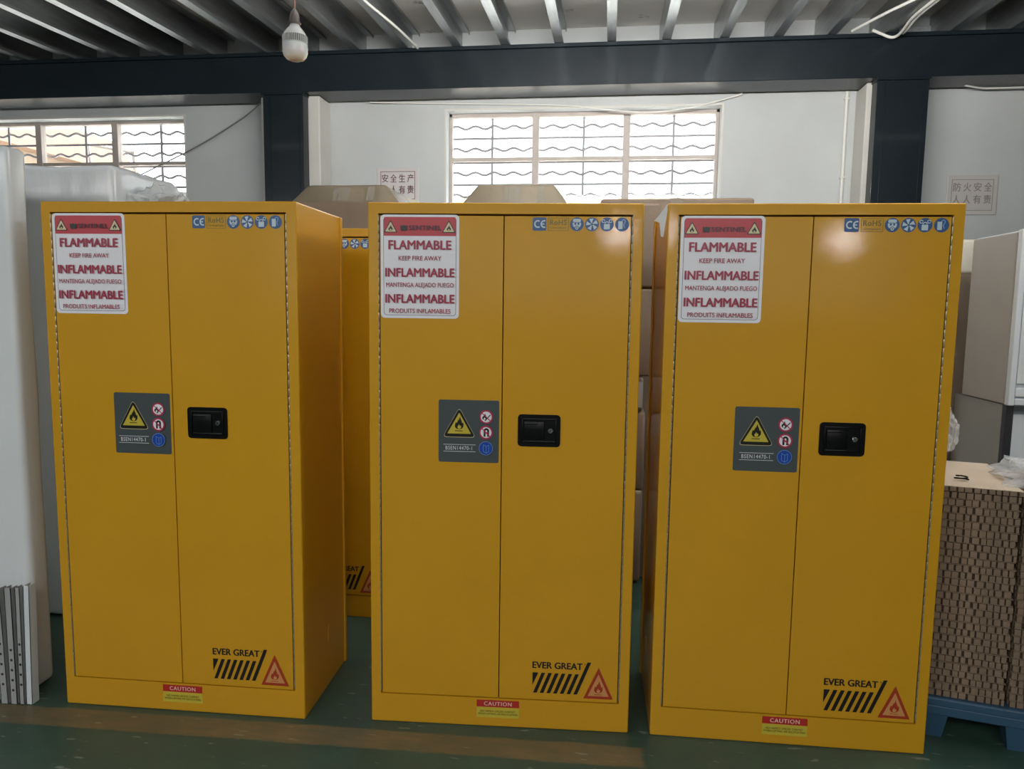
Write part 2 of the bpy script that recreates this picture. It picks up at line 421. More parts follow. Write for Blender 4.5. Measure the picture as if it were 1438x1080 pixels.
# windows
def make_window(name, x0, x1, label):
    z0, z1 = WZ
    root = empty(name, (x0, 5.3, z0)); struct(root, label, 'window')
    w = x1 - x0; h = z1 - z0
    fr = MB()
    fr.box(0, w, 0.0, 0.05, h - 0.022, h, bev=.002); fr.box(0, w, 0, 0.05, 0, 0.03, bev=.002)
    fr.box(0, .022, 0, .05, 0, h, bev=.002); fr.box(w - .022, w, 0, .05, 0, h, bev=.002)
    fr.box(.022, w - .022, 0.005, .045, 1.212, 1.236, bev=.002)
    for a, b in ((.593, .640), (1.224, 1.273)): fr.box(a, b, -0.004, .05, 0, h, bev=.002)
    fr.build('window_frame', M['frame'], root)
    for a, b in ((.022, .593), (.640, 1.224), (1.273, w - .022)):
        MB().box(a, b, .022, .026, .03, 1.212).build('pane', M['glass'], root)
        MB().box(a, b, .022, .026, 1.236, h - .022).build('pane', M['glass'], root)
    ba = MB()
    for i in range(12):
        z = h - 0.076 - 0.0775 * i - (0.014 if i > 2 else 0)
        if z < 0.05: break
        if i % 2 == 0:
            pts = [(0.0 + w * k / 84, .085, z + 0.011 * math.sin(2 * PI * (w * k / 84) / 0.139)) for k in range(85)]
            ba.tube(pts, .009, 6)
        else: ba.box(0, w, .081, .089, z - .0075, z + .0075)
    for a in (.297, .95, 1.573): ba.box(a - .008, a + .008, .079, .091, 0, h)
    ba.build('security_grille', M['bar'], root)
    rv = MB().box(-.012, w + .012, -.1025, -.098, h, h + .012).box(-.012, 0, -.1025, -.098, 0, h).box(w, w + .012, -.1025, -.098, 0, h)
    rv.build('plaster_edge', M['pier'], root)
    return root
make_window('window_1', W1[0], W1[1], 'barred three-part window behind the middle cabinet')
w2 = make_window('window_2', W2[0], W2[1], 'barred window at the left above the wrapped bundles')
# an opened sash of the left window, swung out
s = MB()
for a, b, c, d in ((0, .36, 0, .02), (0, .36, .28, .30), (0, .02, 0, .30), (.34, .36, 0, .30)): s.box(a, b, 0, .02, c, d)
so = s.build('open_sash', M['frame'], w2); so.location = (.70, .45, 1.2); so.rotation_euler = (math.radians(35), math.radians(8), math.radians(18))

# outside: yard and the neighbouring house
struct(MB().box(-14, 12, 5.5, 30, -.2, -.02).build('yard', M['yard']), 'bright concrete yard outside the windows', 'ground')
nb = empty('neighbour_house', (-10.2, 9.0, 0))
tag(nb, 'sunlit peach house seen through the left window', 'building')
MB().box(-1.6, 1.25, 0, 4, 0, 3.6).build('house_wall', M['facade'], nb)
MB().prism([(-1.8, 3.6), (1.5, 3.6), (0.9, 4.3), (-1.2, 4.3)], 'y', -.2, 4.2).build('house_roof', M['roof_tile'], nb)
tag(MB().box(-9, 8, 13, 13.2, 0, 3.22).build('boundary_wall', M['facade']), 'low peach boundary wall far outside the windows', 'wall', None, 'structure')

# ------------------------------------------------------------------ stickers
class Dec:
    """flat printed sticker in the (x, z) plane; each later shape lies a hair in front of the earlier"""
    STEP = 0.00025
    def __init__(s, y=0.0):
        s.mb = MB(); s.y = y; s.k = 0; s.mats = []
    def mi(s, name):
        if name not in s.mats: s.mats.append(name)
        return s.mats.index(name)
    def poly(s, pts, ink_, bump=True):
        if bump: s.k += 1
        y = s.y - s.STEP * (s.k + 1)
        v3 = [Vector((p[0], p[1], 0)) for p in pts]
        tris = tessellate_polygon([v3])
        fs = []
        for t in tris:
            a, b, c = [v3[i] for i in t]
            if (b - a).cross(c - a).z < 0: t = (t[0], t[2], t[1])
            fs.append(tuple(t))
        s.mb.add([(p[0], y, p[1]) for p in pts], fs, s.mi(ink_))
    def rrect(s, x0, x1, z0, z1, r, ink_, n=5):
        pts = []
        for cx, cz_, a0 in ((x1 - r, z1 - r, 0), (x0 + r, z1 - r, 90), (x0 + r, z0 + r, 180), (x1 - r, z0 + r, 270)):
            for k in range(n + 1):
                a = math.radians(a0 + 90 * k / n); pts.append((cx + r * math.cos(a), cz_ + r * math.sin(a)))
        s.poly(pts, ink_)
    def disc(s, cx, cz_, r, ink_, n=28):
        s.poly([(cx + r * math.cos(2 * PI * k / n), cz_ + r * math.sin(2 * PI * k / n)) for k in range(n)], ink_)
    def arc(s, cx, cz_, r, w, a0, a1, ink_, n=14, bump=True, sx=1.0):
        o = [(cx + sx * (r + w / 2) * math.cos(math.radians(a0 + (a1 - a0) * k / n)), cz_ + (r + w / 2) * math.sin(math.radians(a0 + (a1 - a0) * k / n))) for k in range(n + 1)]
        i = [(cx + sx * (r - w / 2) * math.cos(math.radians(a0 + (a1 - a0) * k / n)), cz_ + (r - w / 2) * math.sin(math.radians(a0 + (a1 - a0) * k / n))) for k in range(n + 1)]
        if bump: s.k += 1
        y = s.y - s.STEP * (s.k + 1)
        n1 = n + 1
        s.mb.add([(p[0], y, p[1]) for p in o + i], [(k, k + 1, n1 + k + 1, n1 + k) for k in range(n)], s.mi(ink_))
    def line(s, pts, w, ink_, bump=True):
        if bump: s.k += 1
        for (a, b) in zip(pts[:-1], pts[1:]):
            d = Vector((b[0] - a[0], b[1] - a[1]))
            if d.length < 1e-7: continue
            d.normalize(); nx, nz = -d.y * w / 2, d.x * w / 2; ex, ez = d.x * w / 2, d.y * w / 2
            s.poly([(a[0] - ex + nx, a[1] - ez + nz), (a[0] - ex - nx, a[1] - ez - nz), (b[0] + ex - nx, b[1] + ez - nz), (b[0] + ex + nx, b[1] + ez + nz)], ink_, False)
    def frame(s, x0, x1, z0, z1, w, ink_):
        s.line([(x0, z0), (x1, z0), (x1, z1), (x0, z1), (x0, z0)], w, ink_)
    def text(s, body, cx, z0, width, height, ink_, bold=0.0, spacing=1.0):
        """printed line: centred on cx, baseline z0, scaled to width x height"""
        c = bpy.data.curves.new('lettering', 'FONT'); c.body = body; c.space_character = spacing; c.resolution_u = 3
        o = bpy.data.objects.new('lettering', c); COL.objects.link(o)
        bpy.context.view_layer.update()
        me = bpy.data.meshes.new_from_object(o.evaluated_get(bpy.context.evaluated_depsgraph_get()))
        xs = [v.co.x for v in me.vertices]; zs = [v.co.y for v in me.vertices]
        x0, x1, y0, y1 = min(xs), max(xs), min(zs), max(zs)
        s.k += 1
        sh = bold * 1.6                                   # overstrike in em
        sx = width / (x1 - x0 + 2 * sh); sz = height / (y1 - y0 + sh)
        for j, (dx, dz) in enumerate(((-sh, 0), (sh, 0), (0, sh / 2), (0, -sh / 2)) if bold > 0 else ((0, 0),)):
            y = s.y - s.STEP * (s.k + 1) - .00001 * j
            vs_ = [(cx - width / 2 + (v.co.x - x0 + sh + dx) * sx, y, z0 + (v.co.y - y0 + sh / 2 + dz) * sz) for v in me.vertices]
            fs = []
            for p in me.polygons:
                t = list(p.vertices)
                if p.normal.z < 0: t.reverse()
                fs.append(tuple(t))
            s.mb.add(vs_, fs, s.mi(ink_))
        COL.objects.unlink(o); bpy.data.objects.remove(o); bpy.data.curves.remove(c); bpy.data.meshes.remove(me)
    def flame(s, cx, z0, w, h, ink_, inner=None):
        P = [(0, 0), (.26, .05), (.44, .20), (.46, .40), (.38, .56), (.35, .45), (.28, .52), (.24, .66), (.15, .78), (.10, .98), (.02, .82), (-.06, .66), (-.10, .74), (-.17, .58), (-.26, .46), (-.33, .54), (-.42, .36), (-.45, .20), (-.28, .05)]
        s.poly([(cx + a * w, z0 + b * h) for a, b in P], ink_)
        if inner:
            Q = [(-.02, .03), (.17, .08), (.22, .22), (.12, .30), (.08, .22), (-.02, .40), (-.09, .26), (-.17, .22), (-.16, .09)]
            s.poly([(cx + a * w, z0 + b * h) for a, b in Q], inner)
    def tri(s, cx, z0, w, h, ink_, r=0.0):
        A = [(cx - w / 2, z0), (cx + w / 2, z0), (cx, z0 + h)]
        if r <= 0: s.poly(A, ink_); return
        pts = []
        for i in range(3):
            p = Vector(A[i]); a = (Vector(A[i - 1]) - p).normalized(); b = (Vector(A[(i + 1) % 3]) - p).normalized()
            p0 = p + a * r; p1 = p + b * r
            for k in range(5):
                t = k / 4; pts.append(tuple((1 - t) ** 2 * p0 + 2 * t * (1 - t) * p + t * t * p1))
        s.poly(pts, ink_)
    def build(s, name, parent):
        return s.mb.build(name, [M[n] for n in s.mats], parent, fix=False)

# ------------------------------------------------------------------ safety cabinet
CW, CD, CH = 0.826, 0.41, 1.65
IX, IT, IB = 0.0318, 0.0328, 0.0953        # frame widths round the doors
DF = -0.0015                                # door face, just proud of the frame
def make_cabinet():
    root = empty('safety_cabinet')
    hw = CW / 2
    bm = bmesh.new()
    def V(*p): return bm.verts.new(p)
    o = [V(-hw, 0, 0), V(hw, 0, 0), V(hw, 0, CH), V(-hw, 0, CH)]
    i = [V(-hw + IX, 0, IB), V(hw - IX, 0, IB), V(hw - IX, 0, CH - IT), V(-hw + IX, 0, CH - IT)]
    d = [V(v.co.x, .022, v.co.z) for v in i]
    b = [V(v.co.x, CD, v.co.z) for v in o]
    outer = []
    for k in range(4):
        l = (k + 1) % 4
        bm.faces.new([o[k], o[l], i[l], i[k]]); bm.faces.new([i[k], i[l], d[l], d[k]]); bm.faces.new([o[l], o[k], b[k], b[l]])
    back_f = bm.faces.new(b); rec = bm.faces.new(d)
    bmesh.ops.recalc_face_normals(bm, faces=bm.faces)
    es = [e for e in bm.edges if all(v in o or v in b for v in e.verts)]
    rec.material_index = 0
    bmesh.ops.bevel(bm, geom=es, offset=.0045, segments=3, profile=.5, affect='EDGES')
    mb = MB(); mb.bm(bm)
    # folded lip round the rear edge of each side and low vent slot
    for sx in (-1, 1):
        x = sx * hw
        mb.box(min(x, x + sx * .006), max(x, x + sx * .006), CD - .018, CD, .003, CH - .003, bev=.0015)
    body = mb.build('body', M['yellow'], root)
    # dark sheet standing for the shade inside the door gaps
    MB().box(-hw + IX + .001, hw - IX - .001, .019, .0218, IB + .001, CH - IT - .001).build('gasket', M['gap'], root)
    for sx in (-1, 1):
        v = MB().lathe([(.0005, 0), (.022, 0), (.022, .002), (.0005, .002)], n=20)
        v.v = [(sx * (hw + .0005) + sx * p[2], .23 + p[0] * .55, .185 + p[1] * 1.6) for p in v.v]
        v.build('vent_bung', M['yellow'], root)
    g = .0032
    lx0, lx1 = -hw + IX + .0055, -g / 2 + .0002
    z0, z1 = IB + .0042, CH - IT - .0062
    # piano hinges
    for sx in (-1, 1):
        hb = MB(); x = sx * (hw - IX - .0012)
        zz = z0 + .004; n = 0
        while zz < z1 - .02:
            hb.lathe([(.0020, zz), (.0025, zz + .001), (.0025, zz + .0235), (.0020, zz + .0245)], (x, .0005, 0), 8)
            zz += .0265
        hb.build('piano_hinge', M['hinge'], root, smooth=40)
    # left door
    dl = MB().box(lx0, lx1, DF, .018, z0, z1, bev=.0012).build('door', M['yellow'], root)
    dr = MB().box(-lx1, -lx0, DF, .018, z0, z1, bev=.0012).build('door', M['yellow'], root)
    # --- red and white flammable label
    y = DF
    D = Dec(y); x0, x1, zt, zb = -.3735, -.1345, 1.6135, 1.304
    D.rrect(x0, x1, zb, zt, .012, 'white')
    a0, a1 = x0 + .010, x1 - .010
    D.rrect(a0 - .0012, a1 + .0012, zb + .0088, zt - .0078, .009, 'navy')
    D.rrect(a0, a1, zb + .010, zt - .009, .008, 'white')
    D.rrect(a0, a1, zt - .062, zt - .007, .006, 'red')
    D.poly([(a0, zt - .063), (a1, zt - .063), (a1, zt - .057), (a0, zt - .057)], 'red')
    D.poly([(a0, zt - .0655), (a1, zt - .0655), (a1, zt - .063), (a0, zt - .063)], 'white')
    for cx in (x0 + .031, x1 - .031):
        D.tri(cx, zt - .053, .042, .037, 'blk', .004); D.tri(cx, zt - .0508, .034, .030, 'cream', .003)
        D.flame(cx, zt - .048, .014, .018, 'blk', 'cream')
    c = (x0 + x1) / 2
    # small dark crest before the word
    D.poly([(c - .058, zt - .0445), (c - .054, zt - .0485), (c - .048, zt - .0465), (c - .042, zt - .0485), (c - .037, zt - .0445), (c - .037, zt - .031), (c - .042, zt - .0335), (c - .048, zt - .031), (c - .053, zt - .0335), (c - .058, zt - .031)], 'blk')
    D.text('SENTINEL', c + .017, zt - .046, .100, .0140, 'maroon', .026, 1.05)
    for txt, zz, w, h, ik, bo in (('FLAMMABLE', .1035, .192, .0275, 'dred', .022), ('KEEP FIRE AWAY', .136, .130, .0135, 'dred', .007),
                                  ('INFLAMMABLE', .185, .212, .0265, 'dred', .022), ('MANTENGA ALEJADO FUEGO', .2195, .206, .0172, 'dred', .006),
                                  ('INFLAMMABLE', .2635, .212, .0265, 'dred', .022), ('PRODUITS INFLAMABLES', .294, .188, .0135, 'dred', .007)):
        D.text(txt, c + .001, zt - zz, w, h, ik, bo)
    o_ = D.build('warning_label', dl); o_['label'] = 'white label with red band and red FLAMMABLE lettering'
    # --- grey pictogram plate at the meeting edge of the left door
    D = Dec(y); x0, x1, zt, zb = -.1955, -.0085, 1.0565, .862
    D.rrect(x0, x1, zb, zt, .006, 'plate')
    tx = x0 + .064; tz = zt - .114
    D.tri(tx, tz - .0025, .103, .094, 'cream', .014); D.tri(tx, tz - .001, .0995, .0905, 'blk', .013); D.tri(tx, tz + .009, .074, .0655, 'sunny', .002)
    D.flame(tx, tz + .0225, .030, .042, 'blk', 'sunny'); D.line([(tx - .012, tz + .018), (tx + .010, tz + .018)], .0022, 'blk')
    rx = x1 - .0395
    D.disc(rx, zt - .051, .0215, 'pinkred'); D.disc(rx, zt - .051, .0168, 'white')
    D.flame(rx - .005, zt - .060, .016, .021, 'blk', 'white'); D.line([(rx - .003, zt - .062), (rx + .012, zt - .045)], .0028, 'blk'); D.line([(rx - .012, zt - .040), (rx + .012, zt - .062)], .0026, 'pinkred')
    D.disc(rx, zt - .099, .0215, 'pinkred'); D.disc(rx, zt - .099, .0168, 'white')
    D.arc(rx + .001, zt - .094, .0055, .0058, 0, 180, 'blk'); D.line([(rx - .0045, zt - .094), (rx - .0045, zt - .109)], .0058, 'blk'); D.line([(rx + .0065, zt - .094), (rx + .0065, zt - .109)], .0058, 'blk')
    D.line([(rx - .003, zt - .100), (rx + .005, zt - .100)], .004, 'dred'); D.line([(rx - .012, zt - .087), (rx + .012, zt - .111)], .0028, 'pinkred')
    D.disc(rx, zt - .148, .0215, 'paleblue'); D.disc(rx, zt - .148, .0203, 'blue2')
    D.line([(rx - .008, zt - .137), (rx - .008, zt - .158), (rx + .001, zt - .163), (rx + .001, zt - .142), (rx - .008, zt - .137)], .0011, 'paleblue')
    D.line([(rx + .001, zt - .142), (rx + .009, zt - .138), (rx + .009, zt - .158), (rx + .001, zt - .163)], .0011, 'paleblue')
    for dz in (.138, .1595): D.line([(x0 + .017, zt - dz), (x0 + .115, zt - dz)], .0013, 'white')
    D.text('BSEN14470-1', x0 + .064, zt - .1545, .082, .0120, 'white', 0, 1.15)
    o_ = D.build('pictogram_plate', dl); o_['label'] = 'grey plate with a flame triangle and three round signs'
    # --- row of conformity signs on the right door
    D = Dec(y); z = 1.588
    D.rrect(.085, .1255, z - .0195, z + .0195, .005, 'blue')
    D.arc(.1005, z, .0095, .0042, 55, 305, 'mint', sx=.95); D.arc(.1195, z, .0095, .0042, 70, 290, 'mint', sx=.95); D.line([(.1125, z), (.118, z)], .0036, 'mint')
    o_ = D.build('conformity_sign', dr); o_['label'] = 'blue square CE sign'
    D = Dec(y)
    D.frame(.1315, .191, z - .019, z + .018, .0012, 'olive')
    D.text('RoHS', .1612, z - .003, .050, .0165, 'olive', .014, 1.1); D.text('Compliant', .1612, z - .0155, .048, .0085, 'olive', .004)
    o_ = D.build('conformity_sign', dr); o_['label'] = 'olive RoHS sign in a thin frame'
    for k, cx in enumerate((.216, .2603, .3043, .349)):
        D = Dec(y); D.disc(cx, z, .0203, 'blue')
        if k == 0:
            D.disc(cx, z + .001, .0125, 'mint'); D.rrect(cx - .012, cx + .012, z + .007, z + .0155, .004, 'mint'); D.line([(cx - .011, z + .0055), (cx + .011, z + .0055)], .0016, 'blue')
            D.disc(cx - .0045, z + .0012, .0030, 'blue'); D.disc(cx + .0045, z + .0012, .0030, 'blue'); D.disc(cx, z - .0105, .0062, 'blue'); D.disc(cx, z - .0110, .0047, 'mint'); D.disc(cx, z - .0110, .0020, 'blue')
        elif k == 1:
            for t in range(5):
                a = 2 * PI * t / 5 + .5
                D.poly([(cx, z)] + [(cx + r_ * math.cos(a + b_), z + r_ * math.sin(a + b_)) for r_, b_ in ((.008, -.3), (.0175, -.42), (.0175, .3), (.007, .35))], 'mint', t == 0)
            D.disc(cx, z, .0030, 'blue')
        elif k == 2:
            D.rrect(cx - .0088, cx + .0088, z - .0145, z + .001, .0012, 'mint'); D.arc(cx, z + .002, .0055, .0024, 0, 180, 'mint')
            D.arc(cx - .0105, z + .0095, .0042, .0022, 0, 330, 'mint'); D.arc(cx + .0105, z + .0095, .0042, .0022, 0, 330, 'mint')
        else:
            D.rrect(cx - .0115, cx + .0012, z - .0135, z + .0095, .001, 'mint')
            D.arc(cx + .004, z + .009, .0048, .0022, -40, 180, 'paleblue'); D.line([(cx + .008, z + .006), (cx + .0045, z - .001), (cx + .007, z - .009)], .0022, 'paleblue')
        o_ = D.build('round_sign', dr); o_['label'] = ['blue disc with a masked head', 'blue disc with fan blades', 'blue disc with a padlock and chain', 'blue disc with a door'][k]
    # --- maker's lettering with black stripes and a red triangle
    D = Dec(y)
    D.text('EVER GREAT', .1855, .2040, .159, .0225, 'blk', .024)
    D.disc(.272, .2235, .0022, 'olive', 10)
    zt, zb, sl = .1905, .123, .0425         # slant of the stripes over their height
    D.poly([(.107, zt), (.107, .148), (.1255, zt)], 'blk')
    for k in range(6):
        xb = .1085 + k * .0213 + .001
        D.poly([(xb, zb), (xb + .0115, zb), (xb + .0115 + sl * .62, zt), (xb + sl * .62, zt)], 'blk', k == 0)
    xb = .1085 + 6 * .0213 + .001
    D.poly([(xb, zb), (xb + .0115, zb), (xb + .0115 + sl, .231), (xb + sl, .231)], 'blk')
    D.tri(.3155, .1115, .093, .1035, 'redo'); D.tri(.3155, .1205, .066, .073, 'orange')
    D.flame(.3155, .1305, .030, .042, 'redo', 'orange'); D.line([(.304, .1262), (.326, .1262)], .0018, 'redo')
    D.build('striped_emblem', dr)['label'] = 'black lettering over slanted stripes beside a red flame triangle'
    # --- paddle latch
    lt = MB()
    def rr(x0, x1, z0, z1, r, ya, yb_, n=5):
        pts = []
        for cx, c2, a0 in ((x1 - r, z1 - r, 0), (x0 + r, z1 - r, 90), (x0 + r, z0 + r, 180), (x1 - r, z0 + r, 270)):
            for k in range(n + 1):
                a = math.radians(a0 + 90 * k / n); pts.append((cx + r * math.cos(a), c2 + r * math.sin(a)))
        lt.prism(pts, 'y', ya, yb_)
    X0, X1, Z0, Z1 = .0495, .1795, .9175, 1.0165
    rr(X0, X1, Z0, Z1, .011, DF - .0035, DF)
    # raised rim and the paddle in its dish
    for (a, b, c_, d_) in ((X0 + .012, X1 - .012, Z1 - .016, Z1 - .012), (X0 + .012, X1 - .012, Z0 + .012, Z0 + .016), (X0 + .012, X0 + .016, Z0 + .012, Z1 - .012), (X1 - .016, X1 - .012, Z0 + .012, Z1 - .012)):
        lt.box(a, b, DF - .007, DF - .003, c_, d_, bev=.001)
    lt.box(X0 + .020, X1 - .050, DF - .008, DF - .003, Z0 + .020, Z1 - .022, bev=.0015)
    lt.box(X0 + .020, X0 + .062, DF - .0105, DF - .007, Z1 - .030, Z1 - .0255, bev=.001)
    lt.box(X0 + .018, X1 - .016, DF - .010, DF - .003, Z0 + .0135, Z0 + .0185, bev=.001)
    for a, b in ((X0 + .008, Z0 + .008), (X0 + .008, Z1 - .008), (X1 - .008, Z0 + .008), (X1 - .008, Z1 - .008)):
        lt.lathe([(.0001, -.0045), (.002, -.0045), (.0028, -.003)], (a, DF, b), 8, 0, 'y')
    lt.build('paddle_latch', M['black'], dr, smooth=35)['label'] = 'black recessed paddle latch'
    lk = MB().lathe([(.0005, -.0085), (.0062, -.0085), (.0075, -.0075), (.0075, -.003)], (X1 - .030, DF, Z0 + .050), 20, 0, 'y')
    lk.box(X1 - .031, X1 - .029, DF - .0092, DF - .0084, Z0 + .046, Z0 + .054, mi=1)
    lk.build('lock_cylinder', [M['chrome'], M['black']], dr, smooth=35)['label'] = 'small chrome key lock'
    # --- caution label on the bottom rail
    D = Dec(0.0); x0, x1, zt, zb = -.0705, .0655, .0895, .0305
    D.poly([(x0, zb), (x1, zb), (x1, zt), (x0, zt)], 'sunny')
    D.poly([(x0, zt - .0235), (x1, zt - .0235), (x1, zt), (x0, zt)], 'capred')
    D.text('CAUTION', (x0 + x1) / 2, zt - .0185, .089, .0135, 'palecap', .014, 1.15)
    D.text('NO HANDS UNDER CABINET', (x0 + x1) / 2, zt - .0405, .112, .0068, 'olive', .006, 1.1); D.text('WHEN LIFTING OR RELOCATING', (x0 + x1) / 2, zt - .0495, .126, .0068, 'olive', .006, 1.1)
    D.build('caution_label', body)['label'] = 'small red and yellow caution label'
    return root

first = make_cabinet()
spots = [((-1.3513, 2.1473, 0), 0.0296, 'yellow two-door safety cabinet at the left beside the white wrapped bundle'),
         ((-0.3123, 2.2127, 0), 0.0615, 'yellow two-door safety cabinet in the middle of the front row of three'),
         ((0.5808, 2.2489, 0), 0.0227, 'yellow two-door safety cabinet at the right beside the blue pallet'),
         ((-1.291, 2.945, 0), 0.0, 'yellow safety cabinet in shade behind the gap between left and middle cabinets')]
for k, (loc, rz, lab) in enumerate(spots):
    o = first if k == 0 else copy_tree(first)
    o.location = loc; o.rotation_euler = (0, 0, rz)
    tag(o, lab, 'cabinet', 'yellow safety cabinets')

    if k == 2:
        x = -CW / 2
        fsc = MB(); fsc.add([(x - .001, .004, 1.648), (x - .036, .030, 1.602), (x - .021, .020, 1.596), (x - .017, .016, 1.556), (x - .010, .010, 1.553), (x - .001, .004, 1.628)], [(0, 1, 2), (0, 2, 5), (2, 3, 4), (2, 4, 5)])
        fsc.build('film_scrap', M['wrap'], o)['label'] = 'white scrap of protective film on the side'  # small white flap standing out from the side edge
# ------------------------------------------------------------------ hanging bulb
bx, by, bz = -1.122, 2.6, 2.198
bl = empty('hanging_bulb', (bx, by, bz)); tag(bl, 'unlit white LED bulb hanging on a cord above the left cabinet', 'light bulb')
R = .0435
MB().lathe([(.001, 0), (.018, .0015), (.031, .007), (.0395, .017), (R, .030), (R, .056)], n=32).build('diffuser', M['bulb'], bl, smooth=50)
MB().lathe([(R - .004, .056), (R - .004, .086), (.030, .092)], n=32).build('heat_sink_core', M['bulb_sink'], bl, smooth=50)
fi = MB()
for k in range(36):
    a = 2 * PI * k / 36; c_, s_ = math.cos(a), math.sin(a)
    Mx = Matrix.Rotation(a, 4, 'Z')
    fi.box(R - .006, R + .0002, -.0010, .0010, .056, .084, M=Mx)
fi.lathe([(R - .001, .056), (R + .0006, .057), (R - .001, .060)], n=32)
fi.build('cooling_fins', M['bulb_neck'], bl)
MB().lathe([(R - .003, .084), (.037, .094), (.028, .106), (.0185, .117), (.015, .128)], n=32).build('neck', M['bulb_neck'], bl, smooth=50)
sk = MB().lathe([(.020, .124), (.0215, .127), (.0215, .131), (.018, .132), (.0175, .150), (.012, .166), (.005, .176)], n=24)
sk.build('lamp_socket', M['socket'], bl, smooth=50)
MB().tube([(0.002 * math.sin(k), .001 * math.cos(2 * k), .172 + .08 * k) for k in range(11)] + [(0, 0, cz(by, .184) - bz)], .0035, 8).build('cord', M['cord'], bl, smooth=60)

# ------------------------------------------------------------------ cables and conduits
def cable(pts, r, mat_, name, label, cat='cable'):
    tag(MB().tube(catmull(pts), r, 8).build(name, mat_, smooth=60), label, cat)
cable([(-1.687, 5.165, 2.744), (-1.38, 5.186, 2.738), (-1.077, 5.19, 2.728), (-0.34, 5.19, 2.702), (0.092, 5.19, 2.655), (0.271, 5.19, 2.647), (0.535, 5.188, 2.675), (0.80, 5.175, 2.735), (0.84, 5.165, 2.748)], .0055, M['white_pvc'], 'wall_cable', 'white cable sagging along the wall over the middle window')
cable([(-3.555, 5.185, 2.224), (-2.984, 5.17, 2.466), (-2.631, 5.14, 2.641), (-2.47, 5.10, 2.735), (-2.44, 5.06, 2.752)], .005, M['dark_wire'], 'slanting_wire', 'dark wire slanting up across the left window to the column')
cable([(2.18, 5.10, 2.748), (2.23, 5.11, 2.742), (2.30, 5.13, 2.738), (2.365, 5.13, 2.737), (2.521, 5.13, 2.738), (2.9, 5.13, 2.742), (3.3, 5.13, 2.748)], .006, M['white_pvc'], 'beam_cable', 'white cable under the beam at the far right')
def cpt(x, y, drop): return (x, y, cz(y) - drop)
cable([cpt(-1.36, 3.3, .012), cpt(-1.345, 3.75, .012), cpt(-1.335, 4.043, .012), cpt(-1.302, 4.327, .012), cpt(-1.278, 4.623, .010), cpt(-1.273, 4.90, .006)], .0075, M['white_pvc'], 'ceiling_conduit', 'white conduit on a purlin near the hanging bulb', 'conduit')
cable([cpt(1.40, 4.80, .012), cpt(1.419, 4.733, .012), cpt(1.488, 4.501, .012), cpt(1.564, 4.295, .012), cpt(1.75, 3.8, .012)], .0085, M['white_pvc'], 'ceiling_conduit', 'single white conduit under the ceiling, left of the bent one', 'conduit')
cable([(1.535, 4.872, 3.02), (1.585, 4.872, 2.998), (1.64, 4.862, 2.972), (1.668, 4.84, 2.972), (1.672, 4.76, 2.977), cpt(1.660, 4.585, .012), cpt(1.665, 4.25, .012), cpt(1.67, 3.8, .012)], .009, M['white_pvc'], 'ceiling_conduit', 'white conduit bent in a V over the beam at the right', 'conduit')
cable([(1.695, 4.83, 2.982), (1.694, 4.76, 2.98), cpt(1.684, 4.585, .010), cpt(1.69, 4.25, .010), cpt(1.70, 3.8, .010)], .0085, M['white_pvc'], 'ceiling_conduit', 'white conduit running alongside the right of the bent one', 'conduit')
tag(MB().box(1.70, 1.88, 4.90, 4.95, 3.009, 3.045, bev=.003).build('junction_strip', M['galv']), 'short pale metal strip on the beam top beside the bent conduit', 'bracket')
pp = empty('wall_conduit', (1.503, 5.185, 0)); tag(pp, 'thin white conduit running up the wall beside the right pier', 'conduit')
MB().tube([(0, 0, .02), (0, 0, 2.75)], .011, 12).build('pipe', M['white_pvc'], pp, smooth=60)
for z in (.6, 1.4, 2.2, 2.7): MB().box(-.016, .016, -.013, .013, z, z + .012, bev=.002).build('pipe_clip', M['white_pvc'], pp)

# ------------------------------------------------------------------ wall signs
def wall_sign(x0, x1, z0, z1, rows, paper, inkc, label):
    r = empty('wall_sign', (x0, YW, z0)); tag(r, label, 'sign', 'safety signs on the back wall')
    w, h = x1 - x0, z1 - z0
    MB().box(0, w, -.010, -.001, 0, h, bev=.003).build('board', M[paper], r)
    D = Dec(-.010)
    b = .028
    D.frame(b, w - b, b, h - b, .004, inkc)
    for k, t in enumerate(rows):
        for j, ch in enumerate(t):
            cx = b + (w - 2 * b) * (j + .5) / len(t)
            D.text(ch, cx, h - b - .070 - k * .078 - .004, .047, .056, inkc, .012)
    D.build('lettering', r)['label'] = 'Chinese characters in two rows inside a thin frame'
wall_sign(-1.648, -1.345, 2.056, 2.302, ('安全生产', '人人有责'), 'signpaper', 'signink', 'framed sign with dark red characters left of the middle window')
wall_sign(2.157, 2.462, 1.965, 2.215, ('防火安全', '人人有责'), 'signpaper2', 'signgrey', 'faint grey framed sign on the wall above the right cabinet')

